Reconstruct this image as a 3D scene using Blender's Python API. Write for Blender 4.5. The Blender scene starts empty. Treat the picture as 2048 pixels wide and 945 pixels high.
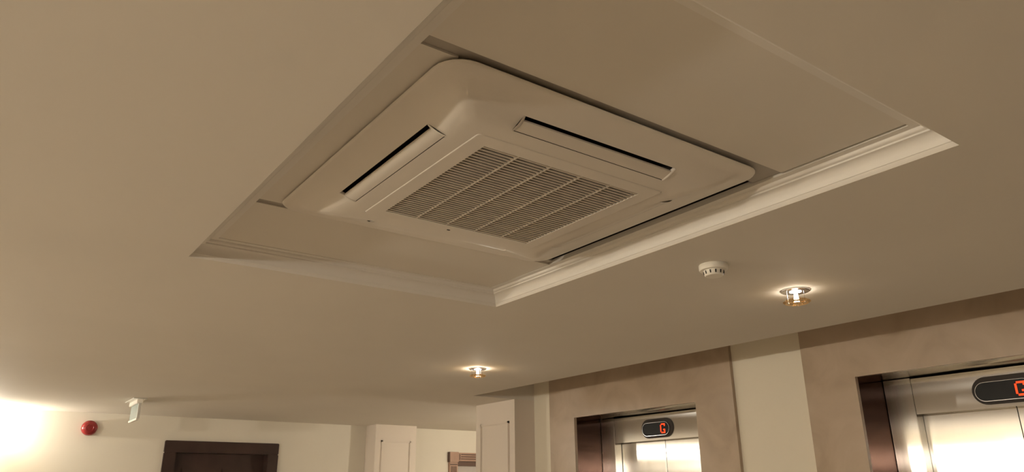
import bpy, bmesh, math, random
from mathutils import Vector, Matrix
random.seed(4)
S = bpy.context.scene
C = S.collection
PI = math.pi

# ------------------------------------------------------------------ camera
CAM = Vector((0, 0, 1.66))                     # eye height; rel z below means "above the camera"
F_PX, YAW, PITCH, ROLL = 1464.494, 0.629969, 0.338639, -0.008734
fw = Vector((math.sin(YAW)*math.cos(PITCH), math.cos(YAW)*math.cos(PITCH), math.sin(PITCH)))
r0 = Vector((math.cos(YAW), -math.sin(YAW), 0)); u0 = r0.cross(fw)
rt = r0*math.cos(ROLL) + u0*math.sin(ROLL); up = -r0*math.sin(ROLL) + u0*math.cos(ROLL)
cd = bpy.data.cameras.new('camera'); cam = bpy.data.objects.new('camera', cd); C.objects.link(cam)
M = Matrix.Identity(4)
for i in range(3):
    M[i][0] = rt[i]; M[i][1] = up[i]; M[i][2] = -fw[i]; M[i][3] = CAM[i]
cam.matrix_world = M
cd.sensor_fit = 'HORIZONTAL'; cd.sensor_width = 36; cd.lens = 36*F_PX/2048; cd.clip_start = .02
S.camera = cam

# ------------------------------------------------------------------ world, exposure
w = bpy.data.worlds.new('world'); S.world = w; w.use_nodes = True
w.node_tree.nodes['Background'].inputs[0].default_value = (.05, .04, .03, 1)
w.node_tree.nodes['Background'].inputs[1].default_value = .2
vs = S.view_settings
vs.view_transform = 'Standard'; vs.look = 'None'; vs.gamma = 1; vs.use_curve_mapping = False
vs.exposure = -0.58
WARM = (1.0, .91, .77)                         # colour of every lamp in the lobby
SCONCE_W, FAR_SCONCE_W, CORR_SCONCE_W, SPOT_W, STEM_E = 195, 90, 60, 31, 34

# ------------------------------------------------------------------ materials
def mat(name, col, rough=.6, metal=0, bump=0, bscale=40, var=0, vscale=3, spec=.5, aniso=0):
    m = bpy.data.materials.new(name); m.use_nodes = True
    nt = m.node_tree; b = nt.nodes['Principled BSDF']
    b.inputs['Base Color'].default_value = (*col, 1); b.inputs['Roughness'].default_value = rough
    b.inputs['Metallic'].default_value = metal; b.inputs['Specular IOR Level'].default_value = spec
    tc = nt.nodes.new('ShaderNodeTexCoord')
    if var:
        n = nt.nodes.new('ShaderNodeTexNoise'); n.inputs['Scale'].default_value = vscale; n.inputs['Detail'].default_value = 5
        nt.links.new(tc.outputs['Object'], n.inputs['Vector'])
        cr = nt.nodes.new('ShaderNodeValToRGB')
        cr.color_ramp.elements[0].position = .3; cr.color_ramp.elements[1].position = .7
        cr.color_ramp.elements[0].color = (*[c*(1-var) for c in col], 1)
        cr.color_ramp.elements[1].color = (*[min(1, c*(1+var)) for c in col], 1)
        nt.links.new(n.outputs['Fac'], cr.inputs['Fac']); nt.links.new(cr.outputs['Color'], b.inputs['Base Color'])
    if bump:
        n2 = nt.nodes.new('ShaderNodeTexNoise'); n2.inputs['Scale'].default_value = bscale; n2.inputs['Detail'].default_value = 4
        nt.links.new(tc.outputs['Object'], n2.inputs['Vector'])
        bp = nt.nodes.new('ShaderNodeBump'); bp.inputs['Strength'].default_value = bump; bp.inputs['Distance'].default_value = .01
        nt.links.new(n2.outputs['Fac'], bp.inputs['Height']); nt.links.new(bp.outputs['Normal'], b.inputs['Normal'])
    if aniso:
        tg = nt.nodes.new('ShaderNodeTangent'); tg.direction_type = 'RADIAL'; tg.axis = 'Z'
        b.inputs['Anisotropic'].default_value = aniso
        nt.links.new(tg.outputs['Tangent'], b.inputs['Tangent'])
    return m
def emit(name, col, s):
    m = bpy.data.materials.new(name); m.use_nodes = True
    nt = m.node_tree; nt.nodes.clear()
    e = nt.nodes.new('ShaderNodeEmission'); e.inputs[0].default_value = (*col, 1); e.inputs[1].default_value = s
    o = nt.nodes.new('ShaderNodeOutputMaterial'); nt.links.new(e.outputs[0], o.inputs[0])
    return m
def clear(name, tint, gloss, amt):             # thin coloured glass: transparent + a glossy skin
    m = bpy.data.materials.new(name); m.use_nodes = True
    nt = m.node_tree; nt.nodes.clear()
    t = nt.nodes.new('ShaderNodeBsdfTransparent'); t.inputs[0].default_value = (*tint, 1)
    g = nt.nodes.new('ShaderNodeBsdfGlossy'); g.inputs[0].default_value = (*gloss, 1); g.inputs['Roughness'].default_value = .08
    x = nt.nodes.new('ShaderNodeMixShader'); x.inputs[0].default_value = amt
    o = nt.nodes.new('ShaderNodeOutputMaterial')
    nt.links.new(t.outputs[0], x.inputs[1]); nt.links.new(g.outputs[0], x.inputs[2]); nt.links.new(x.outputs[0], o.inputs[0])
    return m
def steel_mat(name, col, rough, an):            # brushed metal with vertical grain
    m = bpy.data.materials.new(name); m.use_nodes = True
    nt = m.node_tree; nt.nodes.clear()
    g = nt.nodes.new('ShaderNodeBsdfAnisotropic'); g.distribution = 'BECKMANN'
    g.inputs['Color'].default_value = (*col, 1); g.inputs['Roughness'].default_value = rough; g.inputs['Anisotropy'].default_value = an; g.inputs['Rotation'].default_value = .25
    tg = nt.nodes.new('ShaderNodeTangent'); tg.direction_type = 'RADIAL'; tg.axis = 'Z'
    tc = nt.nodes.new('ShaderNodeTexCoord'); mp = nt.nodes.new('ShaderNodeMapping'); mp.inputs['Scale'].default_value = (260, 260, 1.5)
    n = nt.nodes.new('ShaderNodeTexNoise'); n.inputs['Scale'].default_value = 1; n.inputs['Detail'].default_value = 3
    mr = nt.nodes.new('ShaderNodeMapRange'); mr.inputs['To Min'].default_value = rough*.9; mr.inputs['To Max'].default_value = rough*1.1
    o = nt.nodes.new('ShaderNodeOutputMaterial')
    nt.links.new(tc.outputs['Object'], mp.inputs[0]); nt.links.new(mp.outputs[0], n.inputs['Vector']); nt.links.new(n.outputs['Fac'], mr.inputs[0])
    nt.links.new(mr.outputs[0], g.inputs['Roughness']); nt.links.new(tg.outputs['Tangent'], g.inputs['Tangent']); nt.links.new(g.outputs[0], o.inputs[0])
    return m
def marble_mat():
    m = mat('beige_marble', (.46, .37, .28), .28, 0, .03, 18, .0)
    nt = m.node_tree; b = nt.nodes['Principled BSDF']
    tc = nt.nodes.new('ShaderNodeTexCoord'); mp = nt.nodes.new('ShaderNodeMapping'); mp.inputs['Rotation'].default_value = (.5, .3, .2)
    n = nt.nodes.new('ShaderNodeTexNoise'); n.inputs['Scale'].default_value = 3.2; n.inputs['Detail'].default_value = 8; n.inputs['Distortion'].default_value = 1.4
    cr = nt.nodes.new('ShaderNodeValToRGB'); e = cr.color_ramp.elements
    e[0].position = .32; e[0].color = (.41, .32, .235, 1); e[1].position = .68; e[1].color = (.505, .405, .31, 1)
    k = e.new(.5); k.color = (.46, .365, .275, 1)
    nt.links.new(tc.outputs['Object'], mp.inputs[0]); nt.links.new(mp.outputs[0], n.inputs['Vector'])
    nt.links.new(n.outputs['Fac'], cr.inputs[0]); nt.links.new(cr.outputs[0], b.inputs['Base Color'])
    return m
MT = dict(
    ceiling=mat('ceiling_paint', (.745, .70, .63), .75, 0, .05, 30, .02, 1.5, .15),
    panel=mat('panel_paint', (.72, .675, .605), .6, 0, .05, 30, .02, 2),
    cornice=mat('cornice_plaster', (.765, .73, .675), .5, 0, .05, 60, .02, 4),
    wall=mat('cream_wall_paint', (.80, .74, .62), .6, 0, .05, 45, .02, 2),
    brownwall=mat('brown_bounce_dimmer', (.16, .10, .065), .5, 0, .05, 20, .15, 3),  # unseen back wall, dark tone chosen to dim light bounced from behind
    farwall=mat('pale_cream_wall_paint', (.80, .755, .66), .6, 0, .05, 45, .02, 2),
    pil=mat('pilaster_paint', (.74, .66, .58), .5, 0, .03, 45),
    floor=mat('floor_stone', (.42, .36, .29), .35, 0, 0, 10, .12, 2),
    grey=mat('grey_metal_rail', (.38, .345, .30), .5),
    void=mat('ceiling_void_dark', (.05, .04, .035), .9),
    ac=mat('white_plastic', (.74, .69, .62), .34, 0, .02, 90, .015, 6),
    vane=mat('vane_plastic', (.72, .67, .60), .3, 0, .015, 90),
    slat=mat('grille_plastic', (.60, .54, .46), .6, spec=.2),
    dark=mat('dark_plastic', (.018, .014, .011), .6),
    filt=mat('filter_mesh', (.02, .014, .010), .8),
    steel=steel_mat('brushed_steel', (.64, .62, .59), .21, .8),
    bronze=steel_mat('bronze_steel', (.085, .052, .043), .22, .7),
    chrome=mat('chrome', (.72, .70, .70), .12, 1),
    marble=marble_mat(),
    wood=mat('dark_walnut', (.040, .020, .016), .42, 0, .05, 30, .25, 6),
    wood2=mat('carved_oak', (.42, .27, .20), .5, 0, .05, 30, .1, 8),
    wood2d=mat('carved_oak_shaded', (.10, .055, .04), .5),  # darker copy of the oak, shade of grooves and edges put into colour
    pane=mat('pale_door_panel', (.52, .48, .46), .3),
    white=mat('white_enamel', (.84, .80, .72), .4, 0, .02, 80),
    red=mat('red_plastic', (.24, .02, .02), .25, 0, .02, 60),
    black=mat('black_glass', (.008, .008, .009), .35, spec=.12),
    bezel=mat('dark_bezel', (.035, .027, .023), .5, spec=.2),
    led=emit('orange_led', (1.0, .065, .015), 2.6),
    blade=mat('pale_green_acrylic', (.42, .52, .52), .2),
    alu=mat('aluminium', (.75, .74, .70), .35, .6),
    amber=clear('amber_glass', (.97, .84, .66), (1, .85, .62), .32),
    lens=emit('lamp_lens', (.98, .93, 1.0), 14),
    stem=emit('lamp_stem', (1.0, .95, .88), STEM_E),
    bowl=clear('frosted_bowl', (.8, .72, .6), (.9, .85, .75), .35),
    bulb=emit('bulb', WARM, 8),
    brass=mat('brass', (.6, .42, .18), .3, 1),
)

# ------------------------------------------------------------------ helpers
def obj(name, bm, m, parent=None, smooth=False, loc=None):
    me = bpy.data.meshes.new(name)
    bmesh.ops.recalc_face_normals(bm, faces=bm.faces[:])
    bm.to_mesh(me); bm.free()
    if smooth:
        for p in me.polygons: p.use_smooth = True
    me.materials.append(MT[m])
    o = bpy.data.objects.new(name, me); C.objects.link(o)
    if parent: o.parent = parent
    if loc: o.location = loc
    return o
def sharp(o, deg=35):
    me = o.data
    bm = bmesh.new(); bm.from_mesh(me)
    for e in bm.edges:
        if len(e.link_faces) == 2 and e.calc_face_angle(0) > math.radians(deg): e.smooth = False
    bm.to_mesh(me); bm.free()
    return o
def tag(o, label, cat=None, group=None, kind=None):
    o['label'] = label
    if cat: o['category'] = cat
    if group: o['group'] = group
    if kind: o['kind'] = kind
    return o
def empty(name, loc=(0, 0, 0), rz=0):
    o = bpy.data.objects.new(name, None); C.objects.link(o); o.location = loc; o.rotation_euler = (0, 0, rz)
    o.empty_display_size = .1
    return o
def box(bm, x0, x1, y0, y1, z0, z1, bev=0):
    v = [bm.verts.new((x, y, z)) for x in (x0, x1) for y in (y0, y1) for z in (z0, z1)]
    fs = [bm.faces.new([v[i] for i in q]) for q in ((0,1,3,2),(4,6,7,5),(0,4,5,1),(2,3,7,6),(0,2,6,4),(1,5,7,3))]
    if bev:
        es = list({e for f in fs for e in f.edges})
        bmesh.ops.bevel(bm, geom=es, offset=bev, segments=2, affect='EDGES')
    return bm
def B(*a, **k): return box(bmesh.new(), *a, **k)
def lathe(prof, n=32, cap=True):
    bm = bmesh.new(); rings = []
    for r, z in prof:
        rings.append([bm.verts.new((r*math.cos(2*PI*i/n), r*math.sin(2*PI*i/n), z)) for i in range(n)] if r > 1e-6 else [bm.verts.new((0, 0, z))])
    for a, b in zip(rings, rings[1:]):
        for i in range(n):
            j = (i+1) % n
            if len(a) == 1 and len(b) == 1: continue
            if len(a) == 1: bm.faces.new((a[0], b[i], b[j]))
            elif len(b) == 1: bm.faces.new((a[i], b[0], a[j]))
            else: bm.faces.new((a[i], b[i], b[j], a[j]))
    return bm
def torus(R, r, n=40, k=8, z=0, sz=1.0):
    bm = bmesh.new(); g = []
    for i in range(n):
        a = 2*PI*i/n
        g.append([bm.verts.new(((R+r*math.cos(2*PI*j/k))*math.cos(a), (R+r*math.cos(2*PI*j/k))*math.sin(a), z+sz*r*math.sin(2*PI*j/k))) for j in range(k)])
    for i in range(n):
        for j in range(k):
            bm.faces.new((g[i][j], g[(i+1)%n][j], g[(i+1)%n][(j+1)%k], g[i][(j+1)%k]))
    return bm
Z = lambda r: CAM.z + r                         # height above the camera -> world height

ZC = Z(.74)                                     # lower ceiling, 2.40 m
ZT = Z(.7992)                                   # panels inside the tray
TX0, TX1, TY0, TY1 = .4866, 1.7086, .6158, 2.4616
CW = .069                                       # cornice width
WX = 3.85                                       # elevator wall
CY0, CY1, CX = 4.985, 5.56, 3.645               # column
FY = 7.9                                        # far wall
XL, XR, YB = -2.8, 6.6, -4.0

# ------------------------------------------------------------------ setting
fl = obj('floor', B(XL-.2, XR+.2, YB-.2, FY+.2, -.1, 0), 'floor'); tag(fl, 'warm brown stone floor of the lobby', kind='structure')

def plate(xs, ys, holes, z0, z1):
    """flat slab with rectangular holes"""
    bm = bmesh.new(); vc = {}
    def V(x, y, z):
        k = (round(x, 5), round(y, 5), round(z, 5))
        if k not in vc: vc[k] = bm.verts.new((x, y, z))
        return vc[k]
    solid = {}
    for i in range(len(xs)-1):
        for j in range(len(ys)-1):
            cx, cy = (xs[i]+xs[i+1])/2, (ys[j]+ys[j+1])/2
            solid[i, j] = not any(h[0] < cx < h[1] and h[2] < cy < h[3] for h in holes)
    for (i, j), s in solid.items():
        if not s: continue
        a, b, c, d = xs[i], xs[i+1], ys[j], ys[j+1]
        bm.faces.new((V(a,c,z0), V(a,d,z0), V(b,d,z0), V(b,c,z0)))
        bm.faces.new((V(a,c,z1), V(b,c,z1), V(b,d,z1), V(a,d,z1)))
        for di, dj, p, q in ((-1,0,(a,c),(a,d)), (1,0,(b,c),(b,d)), (0,-1,(a,c),(b,c)), (0,1,(a,d),(b,d))):
            if not solid.get((i+di, j+dj), False):
                bm.faces.new((V(*p,z0), V(*q,z0), V(*q,z1), V(*p,z1)))
    return bm
RX0 = 3.238                                     # edge of the raised slot before the elevators
holes = [(TX0, TX1, TY0, TY1), (RX0, WX+.5, YB-1, CY0)]
ceil = obj('ceiling', plate([XL-.2, TX0, TX1, RX0, WX+.5, XR+.2], [YB-.2, TY0, TY1, CY0, FY+.2], holes, ZC, ZC+.055), 'ceiling')
tag(ceil, 'off-white painted plaster ceiling with a shallow rectangular tray', kind='structure')
# raised slot in front of the elevators
bm = bmesh.new()
box(bm, RX0-.02, RX0, YB-.2, CY0, ZC+.055, ZC+.32); box(bm, RX0-.02, WX+.52, YB-.2, CY0+.02, ZC+.30, ZC+.34)
box(bm, RX0-.02, WX, CY0, CY0+.02, ZC+.055, ZC+.30)
obj('slot_lining', bm, 'ceiling', ceil)
# loose panels of the tray, slots between them, dark void above
GX = TX1 - CW                                   # inner line of the right cornice
SL1, SL2 = (1.0165, 1.049), (1.982, 2.0135)     # the two slots (y)
obj('ceiling_panel', B(TX0+.03, GX-.011, TY0+.02, SL1[0], ZT, ZT+.012), 'panel', ceil)
obj('ceiling_panel', B(TX0+.03, GX-.0018, SL2[1], TY1-CW-.0015, ZT, ZT+.012), 'panel', ceil)
obj('ceiling_panel', B(TX0+.03, .640, SL1[1]+.0, SL2[0], ZT, ZT+.012), 'panel', ceil)
bm = B(TX0+.03, GX-.006, SL1[0]+.0005, SL1[1]-.0005, ZT+.005, ZT+.0115); box(bm, .642, GX-.006, SL1[1]-.0005, SL1[1]+.06, ZT+.005, ZT+.0115)
obj('carrier_rail', bm, 'grey', ceil)
obj('carrier_rail', B(TX0+.03, GX-.011, SL2[0]+.0005, SL2[1]-.0005, ZT+.005, ZT+.0115), 'grey', ceil)
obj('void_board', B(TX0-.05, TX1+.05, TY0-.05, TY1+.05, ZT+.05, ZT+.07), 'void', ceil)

# cornice: four mitred mouldings. profile = (inward, up) from the tray's lower edge
PROF = [(.0, .0005), (.002, .0030), (.0045, .0060), (.0065, .0105), (.0088, .0118)]
PROF += [(.0094 + .0266*(1-math.cos(t*PI/2/8)), .0125 + .0300*math.sin(t*PI/2/8)) for t in range(1, 9)]
PROF += [(.0375, .0430), (.0380, .0470), (.0395, .0477)]
PROF += [(.0395 + .0080*math.sin(t*PI/2/4), .0477 + .0085*(1-math.cos(t*PI/2/4))) for t in range(1, 5)]
PROF += [(.0482, .0575), (CW, .0580), (CW, .0592), (CW, .075), (.0, .075)]
def cornice(name, side, label):
    bm = bmesh.new(); L, Rr = [], []
    for a, b in PROF:
        z = ZC + b
        if side == 'right':  p, q = (TX1-a, TY0+a, z), (TX1-a, TY1-a, z)
        elif side == 'left': p, q = (TX0+a, TY0+a, z), (TX0+a, TY1-a, z)
        elif side == 'far':  p, q = (TX0+a, TY1-a, z), (TX1-a, TY1-a, z)
        else:                p, q = (TX0+a, TY0+a, z), (TX1-a, TY0+a, z)
        L.append(bm.verts.new(p)); Rr.append(bm.verts.new(q))
    n = len(PROF)
    for i in range(n):
        j = (i+1) % n; bm.faces.new((L[i], L[j], Rr[j], Rr[i]))
    bm.faces.new(L); bm.faces.new(Rr)
    o = obj(name, bm, 'cornice', None, True); sharp(o, 28)
    return tag(o, label, kind='structure')
cornice('trim_1', 'right', 'white plaster cornice of the ceiling tray on the elevator side')
cornice('trim_2', 'far', 'white plaster cornice of the ceiling tray towards the dark wooden door')
cornice('trim_3', 'left', 'white plaster cornice of the ceiling tray along the narrow side panel')
cornice('trim_4', 'near', 'white plaster cornice at the wide panel end of the ceiling tray')

# elevator openings: (y of left reveal, width, top, transom bottom), all on the marble face
MX = WX - .025
ELEV = [dict(yl=4.448, w=1.214, top=Z(.5545), tr=Z(.360)), dict(yl=2.127, w=1.214, top=Z(.578), tr=Z(.381))]
bm = bmesh.new(); WT = ZC + .30; LIN = .03
ys = [CY0]
for e in ELEV: ys += [e['yl']+LIN, e['yl']-e['w']-LIN]
ys += [YB-.2]
for k in range(0, len(ys), 2): box(bm, WX, WX+.30, ys[k+1], ys[k], 0, WT)
for e in ELEV: box(bm, WX, WX+.30, e['yl']-e['w']-LIN, e['yl']+LIN, e['top']+LIN, WT)
tag(obj('wall_right', bm, 'wall'), 'cream painted wall holding the two elevators', kind='structure')
tag(obj('wall_shaft', B(WX+.42, WX+.48, YB-.2, CY0, 0, WT), 'dark'), 'dark closing wall of the shaft behind the elevators', kind='structure')
tag(obj('wall_corridor', B(WX+.48, XR, CY1-.16, CY1-.02, 0, ZC), 'wall'), 'cream side wall of the corridor behind the column', kind='structure')
tag(obj('wall_end', B(XR, XR+.15, CY1-.2, FY+.2, 0, ZC), 'wall'), 'cream end wall of the side corridor', kind='structure')
DX0, DX1, DZ = 1.59, 2.70, Z(.514)              # dark door
D2X0, D2Z = 4.783, Z(.481)                      # carved door
bm = bmesh.new()
box(bm, XL-.2, DX0+.02, FY, FY+.2, 0, ZC); box(bm, DX1-.02, D2X0+.02, FY, FY+.2, 0, ZC); box(bm, DX0+.02, DX1-.02, FY, FY+.2, DZ-.02, ZC)
box(bm, D2X0+.02, D2X0+1.2, FY, FY+.2, D2Z-.02, ZC); box(bm, D2X0+1.2, XR+.2, FY, FY+.2, 0, ZC)
tag(obj('wall_far', bm, 'farwall'), 'cream painted wall with the dark door and red sounder', kind='structure')
tag(obj('wall_left', B(XL-.15, XL, YB, FY, 0, ZC), 'wall'), 'cream painted wall facing the elevators', kind='structure')
tag(obj('wall_back', B(XL-.15, WX+.3, YB-.15, YB, 0, ZC), 'brownwall'), 'unseen back wall opposite the dark door, made dark brown to dim bounced light', kind='structure')

# dark wooden door
d1 = empty('door_1', ((DX0+DX1)/2, FY, 0)); tag(d1, 'dark walnut door in a wide dark frame under the ceiling', kind='structure')
hw = (DX1-DX0)/2
def frame_profile(parent, hw, top, wid, m, y0, y1):
    obj('frame_post', B(-hw, -hw+wid, y0, y1, 0, top-wid, bev=.006), m, parent)
    obj('frame_post', B(hw-wid, hw, y0, y1, 0, top-wid, bev=.006), m, parent)
    obj('frame_head', B(-hw, hw, y0, y1, top-wid, top, bev=.006), m, parent)
frame_profile(d1, hw, DZ, .112, 'wood', -.035, .12)
bm = B(-hw+.112, hw-.112, .085, .125, 0, DZ-.112)
lf = obj('leaf', bm, 'wood', d1)
for x0, x1 in ((-hw+.20, -.03), (.03, hw-.20)):
    obj('leaf_panel', B(x0, x1, .075, .09, .3, DZ-.25, bev=.006), 'wood', lf)

# carved door in the corridor
d2 = empty('door_2', (D2X0+.6, FY, 0)); tag(d2, 'pale panelled door in a carved fluted wooden casing beside the column', kind='structure')
cwid = .118
for sx in (-1, 1):
    xa = -.6 if sx < 0 else .6-cwid
    ps = obj('casing_post', B(xa, xa+cwid, -.03, .08, 0, D2Z-.118, bev=.004), 'wood2', d2)
    for k in range(4):
        x = xa + .022 + k*.0215
        obj('flute', B(x, x+.010, -.034, -.028, .2, D2Z-.165), 'wood2d', ps)  # dark strips stand in for the shaded grooves
    obj('flute_cap', B(xa+.01, xa+cwid-.01, -.036, -.028, D2Z-.15, D2Z-.138), 'wood2d', ps)
    bl = obj('corner_block', B(xa-.004, xa+cwid+.004, -.045, .08, D2Z-.118, D2Z, bev=.004), 'wood2', d2)
    obj('block_edge_shadow', B(xa-.010, xa-.004, -.045, .0, D2Z-.118, D2Z), 'wood2d', bl)  # dark strip painting the side shadow along the block
hd = obj('casing_head', B(-.6+cwid+.004, .6-cwid-.004, -.03, .08, D2Z-.104, D2Z-.006, bev=.004), 'wood2', d2)
for k in range(3):
    z = D2Z-.085+k*.026
    obj('flute', B(-.6+cwid+.045, .6-cwid-.045, -.034, -.028, z, z+.012), 'wood2d', hd)
obj('flute_cap', B(-.6+cwid+.022, -.6+cwid+.032, -.034, -.028, D2Z-.09, D2Z-.02), 'wood2d', hd)
obj('door_rail', B(-.6+cwid, .6-cwid, .0, .05, D2Z-.16, D2Z-.104), 'wood2d', d2)
obj('door_leaf', B(-.6+cwid, .6-cwid, .03, .07, 0, D2Z-.14), 'pane', d2)

# pilasters
def pilaster(name, loc, rz, wid, dep, pan, label):
    """front face at local y=0 looking to -y, body behind"""
    t = empty(name, loc, rz); tag(t, label, 'pilaster')
    obj('shaft', B(-wid/2, wid/2, 0, dep, 0, ZC), 'pil', t)
    a, top = wid/2 - pan, ZC - .17
    m = bmesh.new()
    for k, (o1, o2, d) in enumerate(((0, .020, .007), (.005, .014, .013))):
        for x0, x1, z0, z1 in ((-a+o1, -a+o2, .3+o1, top-o1), (a-o2, a-o1, .3+o1, top-o1), (-a+o1, a-o1, top-o2, top-o1), (-a+o1, a-o1, .3+o1, .3+o2)):
            box(m, x0, x1, -d, .002, z0, z1)
    obj('panel_moulding', m, 'pil', t)
    return t
pilaster('pilaster', (CX, (CY0+CY1)/2, 0), -PI/2, CY1-CY0, WX+.47-CX, .075, 'square cream pilaster with panel moulding at the elevator wall end')
pilaster('pilaster', (3.945, 7.65, 0), 0, .51, FY-7.65, .07, 'cream panelled pilaster on the wall between the two doors')

# ------------------------------------------------------------------ elevators
def oval(bm, hw, hh, x0, x1, n=14):
    pts = []
    for s in (1, -1):
        for k in range(n+1):
            a = -PI/2*s + s*0 + PI*k/n*1 if False else (PI/2 - PI*k/n if s == 1 else -PI/2 - PI*k/n)
            pts.append((s*(hw-hh) + hh*math.cos(a), hh*math.sin(a)))
    A = [bm.verts.new((x0, y, z)) for y, z in pts]; Bv = [bm.verts.new((x1, y, z)) for y, z in pts]
    bm.faces.new(A); bm.faces.new(Bv)
    for i in range(len(pts)):
        j = (i+1) % len(pts); bm.faces.new((A[i], A[j], Bv[j], Bv[i]))
    return bm
GPAT = ["01111", "10001", "10000", "10000", "10011", "10001", "01111"]
def elevator(e, label):
    yl, wd, top, tr = e['yl'], e['w'], e['top'], e['tr']
    yc = yl - wd/2
    t = empty('elevator', (WX, yc, 0)); tag(t, label, 'elevator', 'elevators in the cream wall')
    h = wd/2; mw = .302
    fx = MX - WX                                # marble face, local x
    zt = WT
    obj('marble_jamb', B(fx, 0, h, h+mw, 0, zt), 'marble', t)
    obj('marble_jamb', B(fx, 0, -h-mw, -h, 0, zt), 'marble', t)
    obj('marble_lintel', B(fx, 0, -h, h, top, zt), 'marble', t)
    jx = 4.10 - WX; dx = 4.17 - WX
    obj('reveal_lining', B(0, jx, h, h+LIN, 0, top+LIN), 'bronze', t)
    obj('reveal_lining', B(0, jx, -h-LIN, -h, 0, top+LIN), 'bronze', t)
    obj('soffit_lining', B(0, jx, -h, h, top, top+LIN), 'steel', t)
    jw = .152
    for s in (-1, 1):
        y0, y1 = (h-jw, h-.003) if s > 0 else (-h+.003, -h+jw)
        obj('steel_jamb', B(jx, dx, y0, y1, 0, top-.004, bev=.0025), 'steel', t)
    tp = obj('transom', B(jx+.002, dx, -h+jw+.002, h-jw-.002, tr, top-.009, bev=.0015), 'steel', t)
    dw = h - jw
    for s in (-1, 1):
        y0, y1 = (.002, dw+.05) if s > 0 else (-dw-.05, -.002)
        obj('door_panel', B(dx+.004, dx+.03, y0, y1, 0, tr+.02, bev=.001), 'steel', t)
    obj('shaft_backing', B(dx+.034, dx+.05, -h, h, 0, top), 'dark', t)
    # floor indicator
    zc = (tr + top)/2 - .014
    d = obj('floor_display', oval(bmesh.new(), .156, .068, jx-.004, jx+.002), 'bezel', t, loc=(0, 0, zc))
    rim = obj('display_rim', oval(bmesh.new(), .133, .0475, jx-.016, jx-.003), 'chrome', d, loc=(0, .006, -.006))
    scr = obj('display_screen', oval(bmesh.new(), .1305, .045, jx-.0175, jx-.004), 'black', d, loc=(0, .006, -.006))
    bm = bmesh.new(); px, pz = .0092, .0098
    for r, row in enumerate(GPAT):
        for c, ch in enumerate(row):
            if ch == '1':
                y = -.045 - c*px; z = .034 - r*pz - .006
                box(bm, jx-.0185, jx-.017, y-px*.97, y, z-pz*.97, z)
    obj('numeral', bm, 'led', d)
    return t
elevator(ELEV[0], 'brushed steel elevator in beige marble next to the square column')
elevator(ELEV[1], 'brushed steel elevator in beige marble farther from the square column')

# ------------------------------------------------------------------ air conditioner
ACX, ACY, ACH = 1.094, 1.514, .484
ac = empty('air_conditioner', (ACX, ACY, ZT)); tag(ac, 'white square ceiling cassette air conditioner with central slatted grille', 'air conditioner')
OL = .240                                       # half length of an air outlet
dz = lambda rel: Z(rel) - ZT                    # local z
# (inset, corner radius, height above camera)
LOOPS = [(.013, .056, .802), (.012, .056, .7945), (.002, .063, .7938), (.0, .065, .7915), (.002, .064, .7885), (.008, .060, .7874), (.020, .052, .7868),
         (.034, .044, .7854), (.048, .036, .7824), (.062, .032, .7788), (.077, .030, .7755), (.0920, .028, .7728), (.107, .026, .7685), (.122, .024, .7632), (.1390, .022, .7575), (.160, .014, .7566), (.1895, .010, .7563)]
SIDE = [-OL, -.16, -.08, 0, .08, .16, OL]
NA = 7
BULGE = {.062: .006, .077: .014, .0920: .022, .107: .028, .122: .030, .1390: .028, .160: .010}   # corners stand farther out than the outlets
def loop_pts(h, r, ext=0):
    pts = []
    for k in range(4):
        a = k*PI/2; ca, sa = math.cos(a), math.sin(a)
        q = [(h, s) for s in SIDE]
        cx = cy = h - r + ext
        q += [(cx + r*math.cos(t*PI/2/(NA-1)), cy + r*math.sin(t*PI/2/(NA-1))) for t in range(NA)]
        pts += [(x*ca - y*sa, x*sa + y*ca) for x, y in q]
    return pts
bm = bmesh.new(); rings = []
for u, r, rel in LOOPS:
    rings.append([bm.verts.new((x, y, dz(rel))) for x, y in loop_pts(ACH-u, r, BULGE.get(u, 0))])
n = len(rings[0]); PER = len(SIDE) + NA
OUT0, OUT1 = 11, 14                              # loops that bound the outlets
for i in range(len(rings)-1):
    for j in range(n):
        k = j % PER
        if OUT0 <= i < OUT1 and k < len(SIDE)-1: continue
        a, b = rings[i], rings[i+1]; m = (j+1) % n
        bm.faces.new((a[j], a[m], b[m], b[j]))
fr = obj('frame', bm, 'ac', ac, True); sharp(fr, 50)
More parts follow.
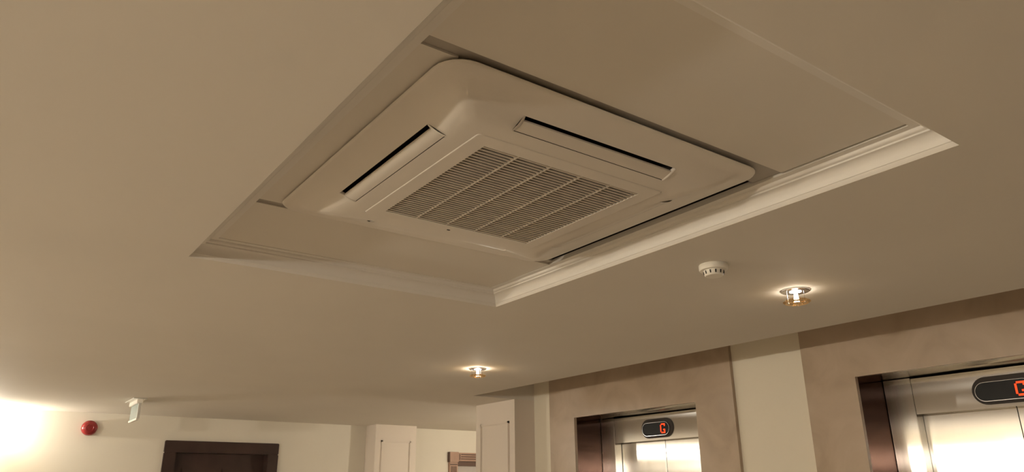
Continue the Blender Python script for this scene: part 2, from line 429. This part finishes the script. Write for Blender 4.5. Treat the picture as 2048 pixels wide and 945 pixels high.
# outlets: dark duct, white cheeks, curved vane
for k in range(4):
    rot = k*PI/2
    o1, o2 = ACH-.0920, ACH-.1390                # radial positions
    z1, z2 = dz(.7728), dz(.7575)
    bm = bmesh.new()
    def rv(x, y, z): return bm.verts.new((x*math.cos(rot)-y*math.sin(rot), x*math.sin(rot)+y*math.cos(rot), z))
    up_ = .045
    a = [rv(o1, -OL, z1), rv(o1, OL, z1), rv(o2, OL, z2), rv(o2, -OL, z2)]
    b = [rv(o1, -OL, z1+up_), rv(o1, OL, z1+up_), rv(o2, OL, z1+up_), rv(o2, -OL, z1+up_)]
    bm.faces.new(b)
    for i in range(4): bm.faces.new((a[i], a[(i+1)%4], b[(i+1)%4], b[i]))
    duct = obj('air_outlet', bm, 'dark', ac)
    for s in (-1, 1):
        bm = bmesh.new(); L = []
        N = 7
        for t in range(N):
            f = t/(N-1); x = o1 + (o2-o1)*f; zz = z1 + (z2-z1)*f - .0035*math.sin(f*PI)
            sag = math.sin(f*PI)
            L.append((rv(x, s*(OL+.001), zz-.0005), rv(x, s*(OL-.0035-.004*sag), zz-.0008), rv(x, s*(OL-.0035-.004*sag), zz+.008)))
        for t in range(N-1):
            p, q = L[t], L[t+1]
            bm.faces.new((p[0], q[0], q[1], p[1])); bm.faces.new((p[1], q[1], q[2], p[2]))
        obj('outlet_cheek', bm, 'ac', duct, True)
    bm = bmesh.new(); top, bot = [], []
    N = 9
    x1, x2 = o1-.0115, o2+.0016
    for t in range(N):
        f = t/(N-1); x = x1 + (x2-x1)*f
        zz = z1 - .0058 + (z2+.0008-z1+.0058)*f - .0020*math.sin(f*PI)
        bot.append((rv(x, -OL+.005, zz), rv(x, OL-.005, zz))); top.append((rv(x, -OL+.005, zz+.004), rv(x, OL-.005, zz+.004)))
    for t in range(N-1):
        bm.faces.new((bot[t][0], bot[t+1][0], bot[t+1][1], bot[t][1])); bm.faces.new((top[t][0], top[t][1], top[t+1][1], top[t+1][0]))
        for s in (0, 1): bm.faces.new((bot[t][s], top[t][s], top[t+1][s], bot[t+1][s]))
    for t in (0, N-1): bm.faces.new((bot[t][0], bot[t][1], top[t][1], top[t][0]))
    vo = obj('vane', bm, 'vane', ac, True); sharp(vo, 40)
# intake grille panel
GH, GO = .2943, .249                            # outer half size, half opening
bm = bmesh.new(); zg = dz(.7548)
rr = []
for hh, r, z in ((GH, .010, zg+.012), (GH, .010, zg+.0022), (GH-.0012, .0095, zg+.0006), (GH-.003, .009, zg), (GO, .0005, zg), (GO, .0005, zg+.014)):
    L = []
    for k in range(4):
        a0 = k*PI/2
        for t in range(5):
            x = hh-r + r*math.cos(t*PI/8); y = hh-r + r*math.sin(t*PI/8)
            L.append(bm.verts.new((x*math.cos(a0)-y*math.sin(a0), x*math.sin(a0)+y*math.cos(a0), z)))
    rr.append(L)
for a, b in zip(rr, rr[1:]):
    for j in range(len(a)):
        m = (j+1) % len(a); bm.faces.new((a[j], a[m], b[m], b[j]))
gp = obj('intake_grille', bm, 'ac', ac)
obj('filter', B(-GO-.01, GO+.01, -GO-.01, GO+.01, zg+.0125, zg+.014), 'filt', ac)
NS = 37; pitch = 2*GO/NS
me0 = None
for i in range(NS):
    y = -GO + (i+.5)*pitch
    if me0 is None:
        bm = bmesh.new(); a = .0030
        for x in (-GO, GO):
            bm.verts.new((x, -a, 0)); bm.verts.new((x, a, 0)); bm.verts.new((x, a-.0005, .0032)); bm.verts.new((x, -a+.0005, .0032))
        bm.verts.ensure_lookup_table(); v = bm.verts
        bm.faces.new(v[0:4]); bm.faces.new(v[4:8])
        for q in range(4): bm.faces.new((v[q], v[(q+1)%4], v[4+(q+1)%4], v[4+q]))
        so = obj('slat', bm, 'slat', gp, loc=(0, y, zg+.0008)); me0 = so.data
    else:
        so = bpy.data.objects.new('slat', me0); C.objects.link(so); so.parent = gp; so.location = (0, y, zg+.0008)
for i in range(4):
    x = -GO + (i+1)*2*GO/5
    obj('grille_bar', B(x-.0020, x+.0020, -GO, GO, zg+.0004, zg+.006), 'slat', gp)
sn = obj('sensor_window', oval(bmesh.new(), .0055, .0026, -.001, .001), 'dark', gp, loc=(1.0716-ACX, 1.796-ACY, zg))
sn.rotation_euler = (0, PI/2, PI/2)

# ------------------------------------------------------------------ smoke detector
sd = empty('smoke_detector', (1.987, 1.548, ZC)); tag(sd, 'round white smoke detector on the ceiling next to the tray', 'smoke detector')
sd.rotation_euler = (0, 0, .35)
sharp(obj('base', lathe([(0, 0), (.0475, 0), (.0490, -.002), (.0490, -.016), (.0465, -.0205), (.040, -.0215), (0, -.0215)], 48), 'white', sd, True), 40)
sharp(obj('sensor_head', lathe([(0, -.020), (.0355, -.020), (.0350, -.024), (.0325, -.037), (.0295, -.0405), (0, -.0415)], 40), 'white', sd, True), 40)
vm = None
for k in range(12):
    a = 2*PI*k/12
    if vm is None:
        v = obj('vent_slot', B(-.001, .0012, -.0022, .0022, -.0055, .0055), 'dark', sd); vm = v.data
    else:
        v = bpy.data.objects.new('vent_slot', vm); C.objects.link(v); v.parent = sd
    v.location = (.0341*math.cos(a), .0341*math.sin(a), -.0295); v.rotation_euler = (0, .19, a)

# ------------------------------------------------------------------ downlights
GLOW_W = 2.4
def downlight(x, y, label, power, glow=1, group='crystal downlights of the lobby ceiling'):
    t = empty('downlight', (x, y, ZC)); tag(t, label, 'downlight', group)
    sharp(obj('base_plate', lathe([(0, .001), (.052, .001), (.055, -.001), (.055, -.004), (.052, -.0055), (.027, -.0045), (0, -.0045)], 40), 'chrome', t, True), 30)
    obj('lamp_lens', lathe([(.023, -.0046), (.022, -.0060), (.014, -.0070), (0, -.0076)], 28), 'lens', t, True)
    obj('lamp_stem', lathe([(.0060, -.0075), (.0080, -.022), (.0095, -.034), (0, -.0345)], 20), 'stem', t, True)
    cr = obj('crystal_ring', torus(.036, .0165, 14, 6, -.0455, .45), 'amber', t)
    for k in range(3):
        a = 2*PI*k/3 + .5
        p = obj('ring_pin', lathe([(0, 0), (.0012, 0), (.0012, -.047), (.0035, -.049), (.0035, -.053), (0, -.054)], 10), 'chrome', t)
        p.location = (.036*math.cos(a), .036*math.sin(a), -.002)
    L = bpy.data.lights.new('downlight_beam', 'SPOT'); L.energy = power; L.color = WARM
    L.spot_size = math.radians(130); L.spot_blend = 1; L.shadow_soft_size = .03
    lo = bpy.data.objects.new('downlight_beam', L); C.objects.link(lo); lo.parent = t; lo.location = (0, 0, -.062)
    G = bpy.data.lights.new('downlight_glow', 'POINT'); G.energy = GLOW_W*glow; G.color = WARM; G.shadow_soft_size = .010
    go = bpy.data.objects.new('downlight_glow', G); C.objects.link(go); go.parent = t; go.location = (0, 0, -.058)
    return t
downlight(2.527, 1.59, 'crystal downlight with amber ring near the smoke detector', SPOT_W, .36)
downlight(2.527, 3.842, 'crystal downlight with amber ring near the square column', SPOT_W, .95)
for x, y, w_ in ((2.527, -.66, 'near the dark brown back wall, elevator side'), (-.62, -.66, 'near the dark brown back wall, wall lamp side'),
                 (-.62, 1.59, 'level with the air conditioner, wall lamp side'), (-.62, 3.842, 'between ceiling tray and glowing wall lamp')):
    downlight(x, y, 'unseen downlight added for floor bounce, ' + w_, SPOT_W*(1 if x > 0 else .5))  # out of view, added so the floor bounces more light upward
downlight(5.3, 6.7, 'crystal downlight with amber ring in the side corridor', SPOT_W*1.2)

# ------------------------------------------------------------------ wall lamps
def sconce(x, y, z, rz, label, power):
    """wall at local y=0, lamp stands out to -y"""
    t = empty('wall_lamp', (x, y, z), rz); tag(t, label, 'wall lamp', 'uplight wall lamps')
    obj('back_plate', B(-.035, .035, -.012, 0, -.13, .0, bev=.004), 'brass', t)
    bm = bmesh.new(); N, K = 16, 7; g = []
    for k in range(K+1):
        f = k/K; r = .115*math.sin(f*PI/2); zz = -.10*math.cos(f*PI/2)
        g.append([bm.verts.new((r*math.cos(PI+PI*i/N), r*math.sin(PI+PI*i/N)*.9-.012, zz)) for i in range(N+1)])
    for a, b in zip(g, g[1:]):
        for i in range(N):
            try: bm.faces.new((a[i], a[i+1], b[i+1], b[i]))
            except ValueError: pass
    bmesh.ops.remove_doubles(bm, verts=bm.verts[:], dist=1e-5)
    obj('glass_bowl', bm, 'bowl', t, True)
    b = obj('bulb', lathe([(0, -.03), (.012, -.028), (.018, -.01), (.014, .008), (0, .014)], 16), 'bulb', t, True, loc=(0, -.06, -.02))
    L = bpy.data.lights.new('wall_lamp_light', 'POINT'); L.energy = power; L.color = WARM; L.shadow_soft_size = .03
    lo = bpy.data.objects.new('wall_lamp_light', L); C.objects.link(lo); lo.parent = t; lo.location = (0, -.085, .045)
    return t
sconce(.03, FY, Z(.515), 0, 'glowing glass bowl wall lamp beside the red fire sounder', FAR_SCONCE_W)
sconce(XL, .4, Z(.34), PI/2, 'glass bowl wall lamp facing the elevators, nearer the dark brown back wall', SCONCE_W)
sconce(XL, 3.9, Z(.34), PI/2, 'glass bowl wall lamp facing the elevators, nearer the red sounder wall', SCONCE_W)

sconce(5.2, CY1-.02, Z(.36), PI, 'glass bowl wall lamp in the side corridor behind the column', CORR_SCONCE_W)

# ------------------------------------------------------------------ fire sounder
fs = empty('fire_alarm_sounder', (.925, FY, Z(.600))); tag(fs, 'round red fire alarm sounder on the cream wall', 'fire alarm')
o = obj('base', lathe([(0, 0), (.062, 0), (.064, .004), (.064, .020), (.061, .026), (0, .026)], 40), 'red', fs, True); sharp(o, 40); o.rotation_euler = (PI/2, 0, 0)
o = obj('horn_cover', lathe([(0, .024), (.066, .024), (.068, .030), (.066, .050), (.058, .066), (.044, .074), (.030, .0755), (.0275, .073), (0, .072)], 40), 'red', fs, True); sharp(o, 40); o.rotation_euler = (PI/2, 0, 0)

# ------------------------------------------------------------------ exit sign seen edge-on
ex = empty('exit_sign', (1.088, 6.675, ZC)); tag(ex, 'pale green blade exit sign hanging from the ceiling', 'exit sign')
obj('ceiling_plate', B(-.055, .045, -.185, .190, -.006, 0, bev=.002), 'alu', ex)
obj('housing', B(-.024, .020, -.172, .172, -.040, -.006, bev=.004), 'white', ex)
obj('sign_blade', B(-.006, .004, -.165, .165, -.155, -.040), 'blade', ex)
obj('bottom_rail', B(-.012, .010, -.168, .168, -.168, -.153, bev=.002), 'white', ex)
obj('end_cap', B(-.010, .010, -.172, -.164, -.160, -.038), 'alu', ex)
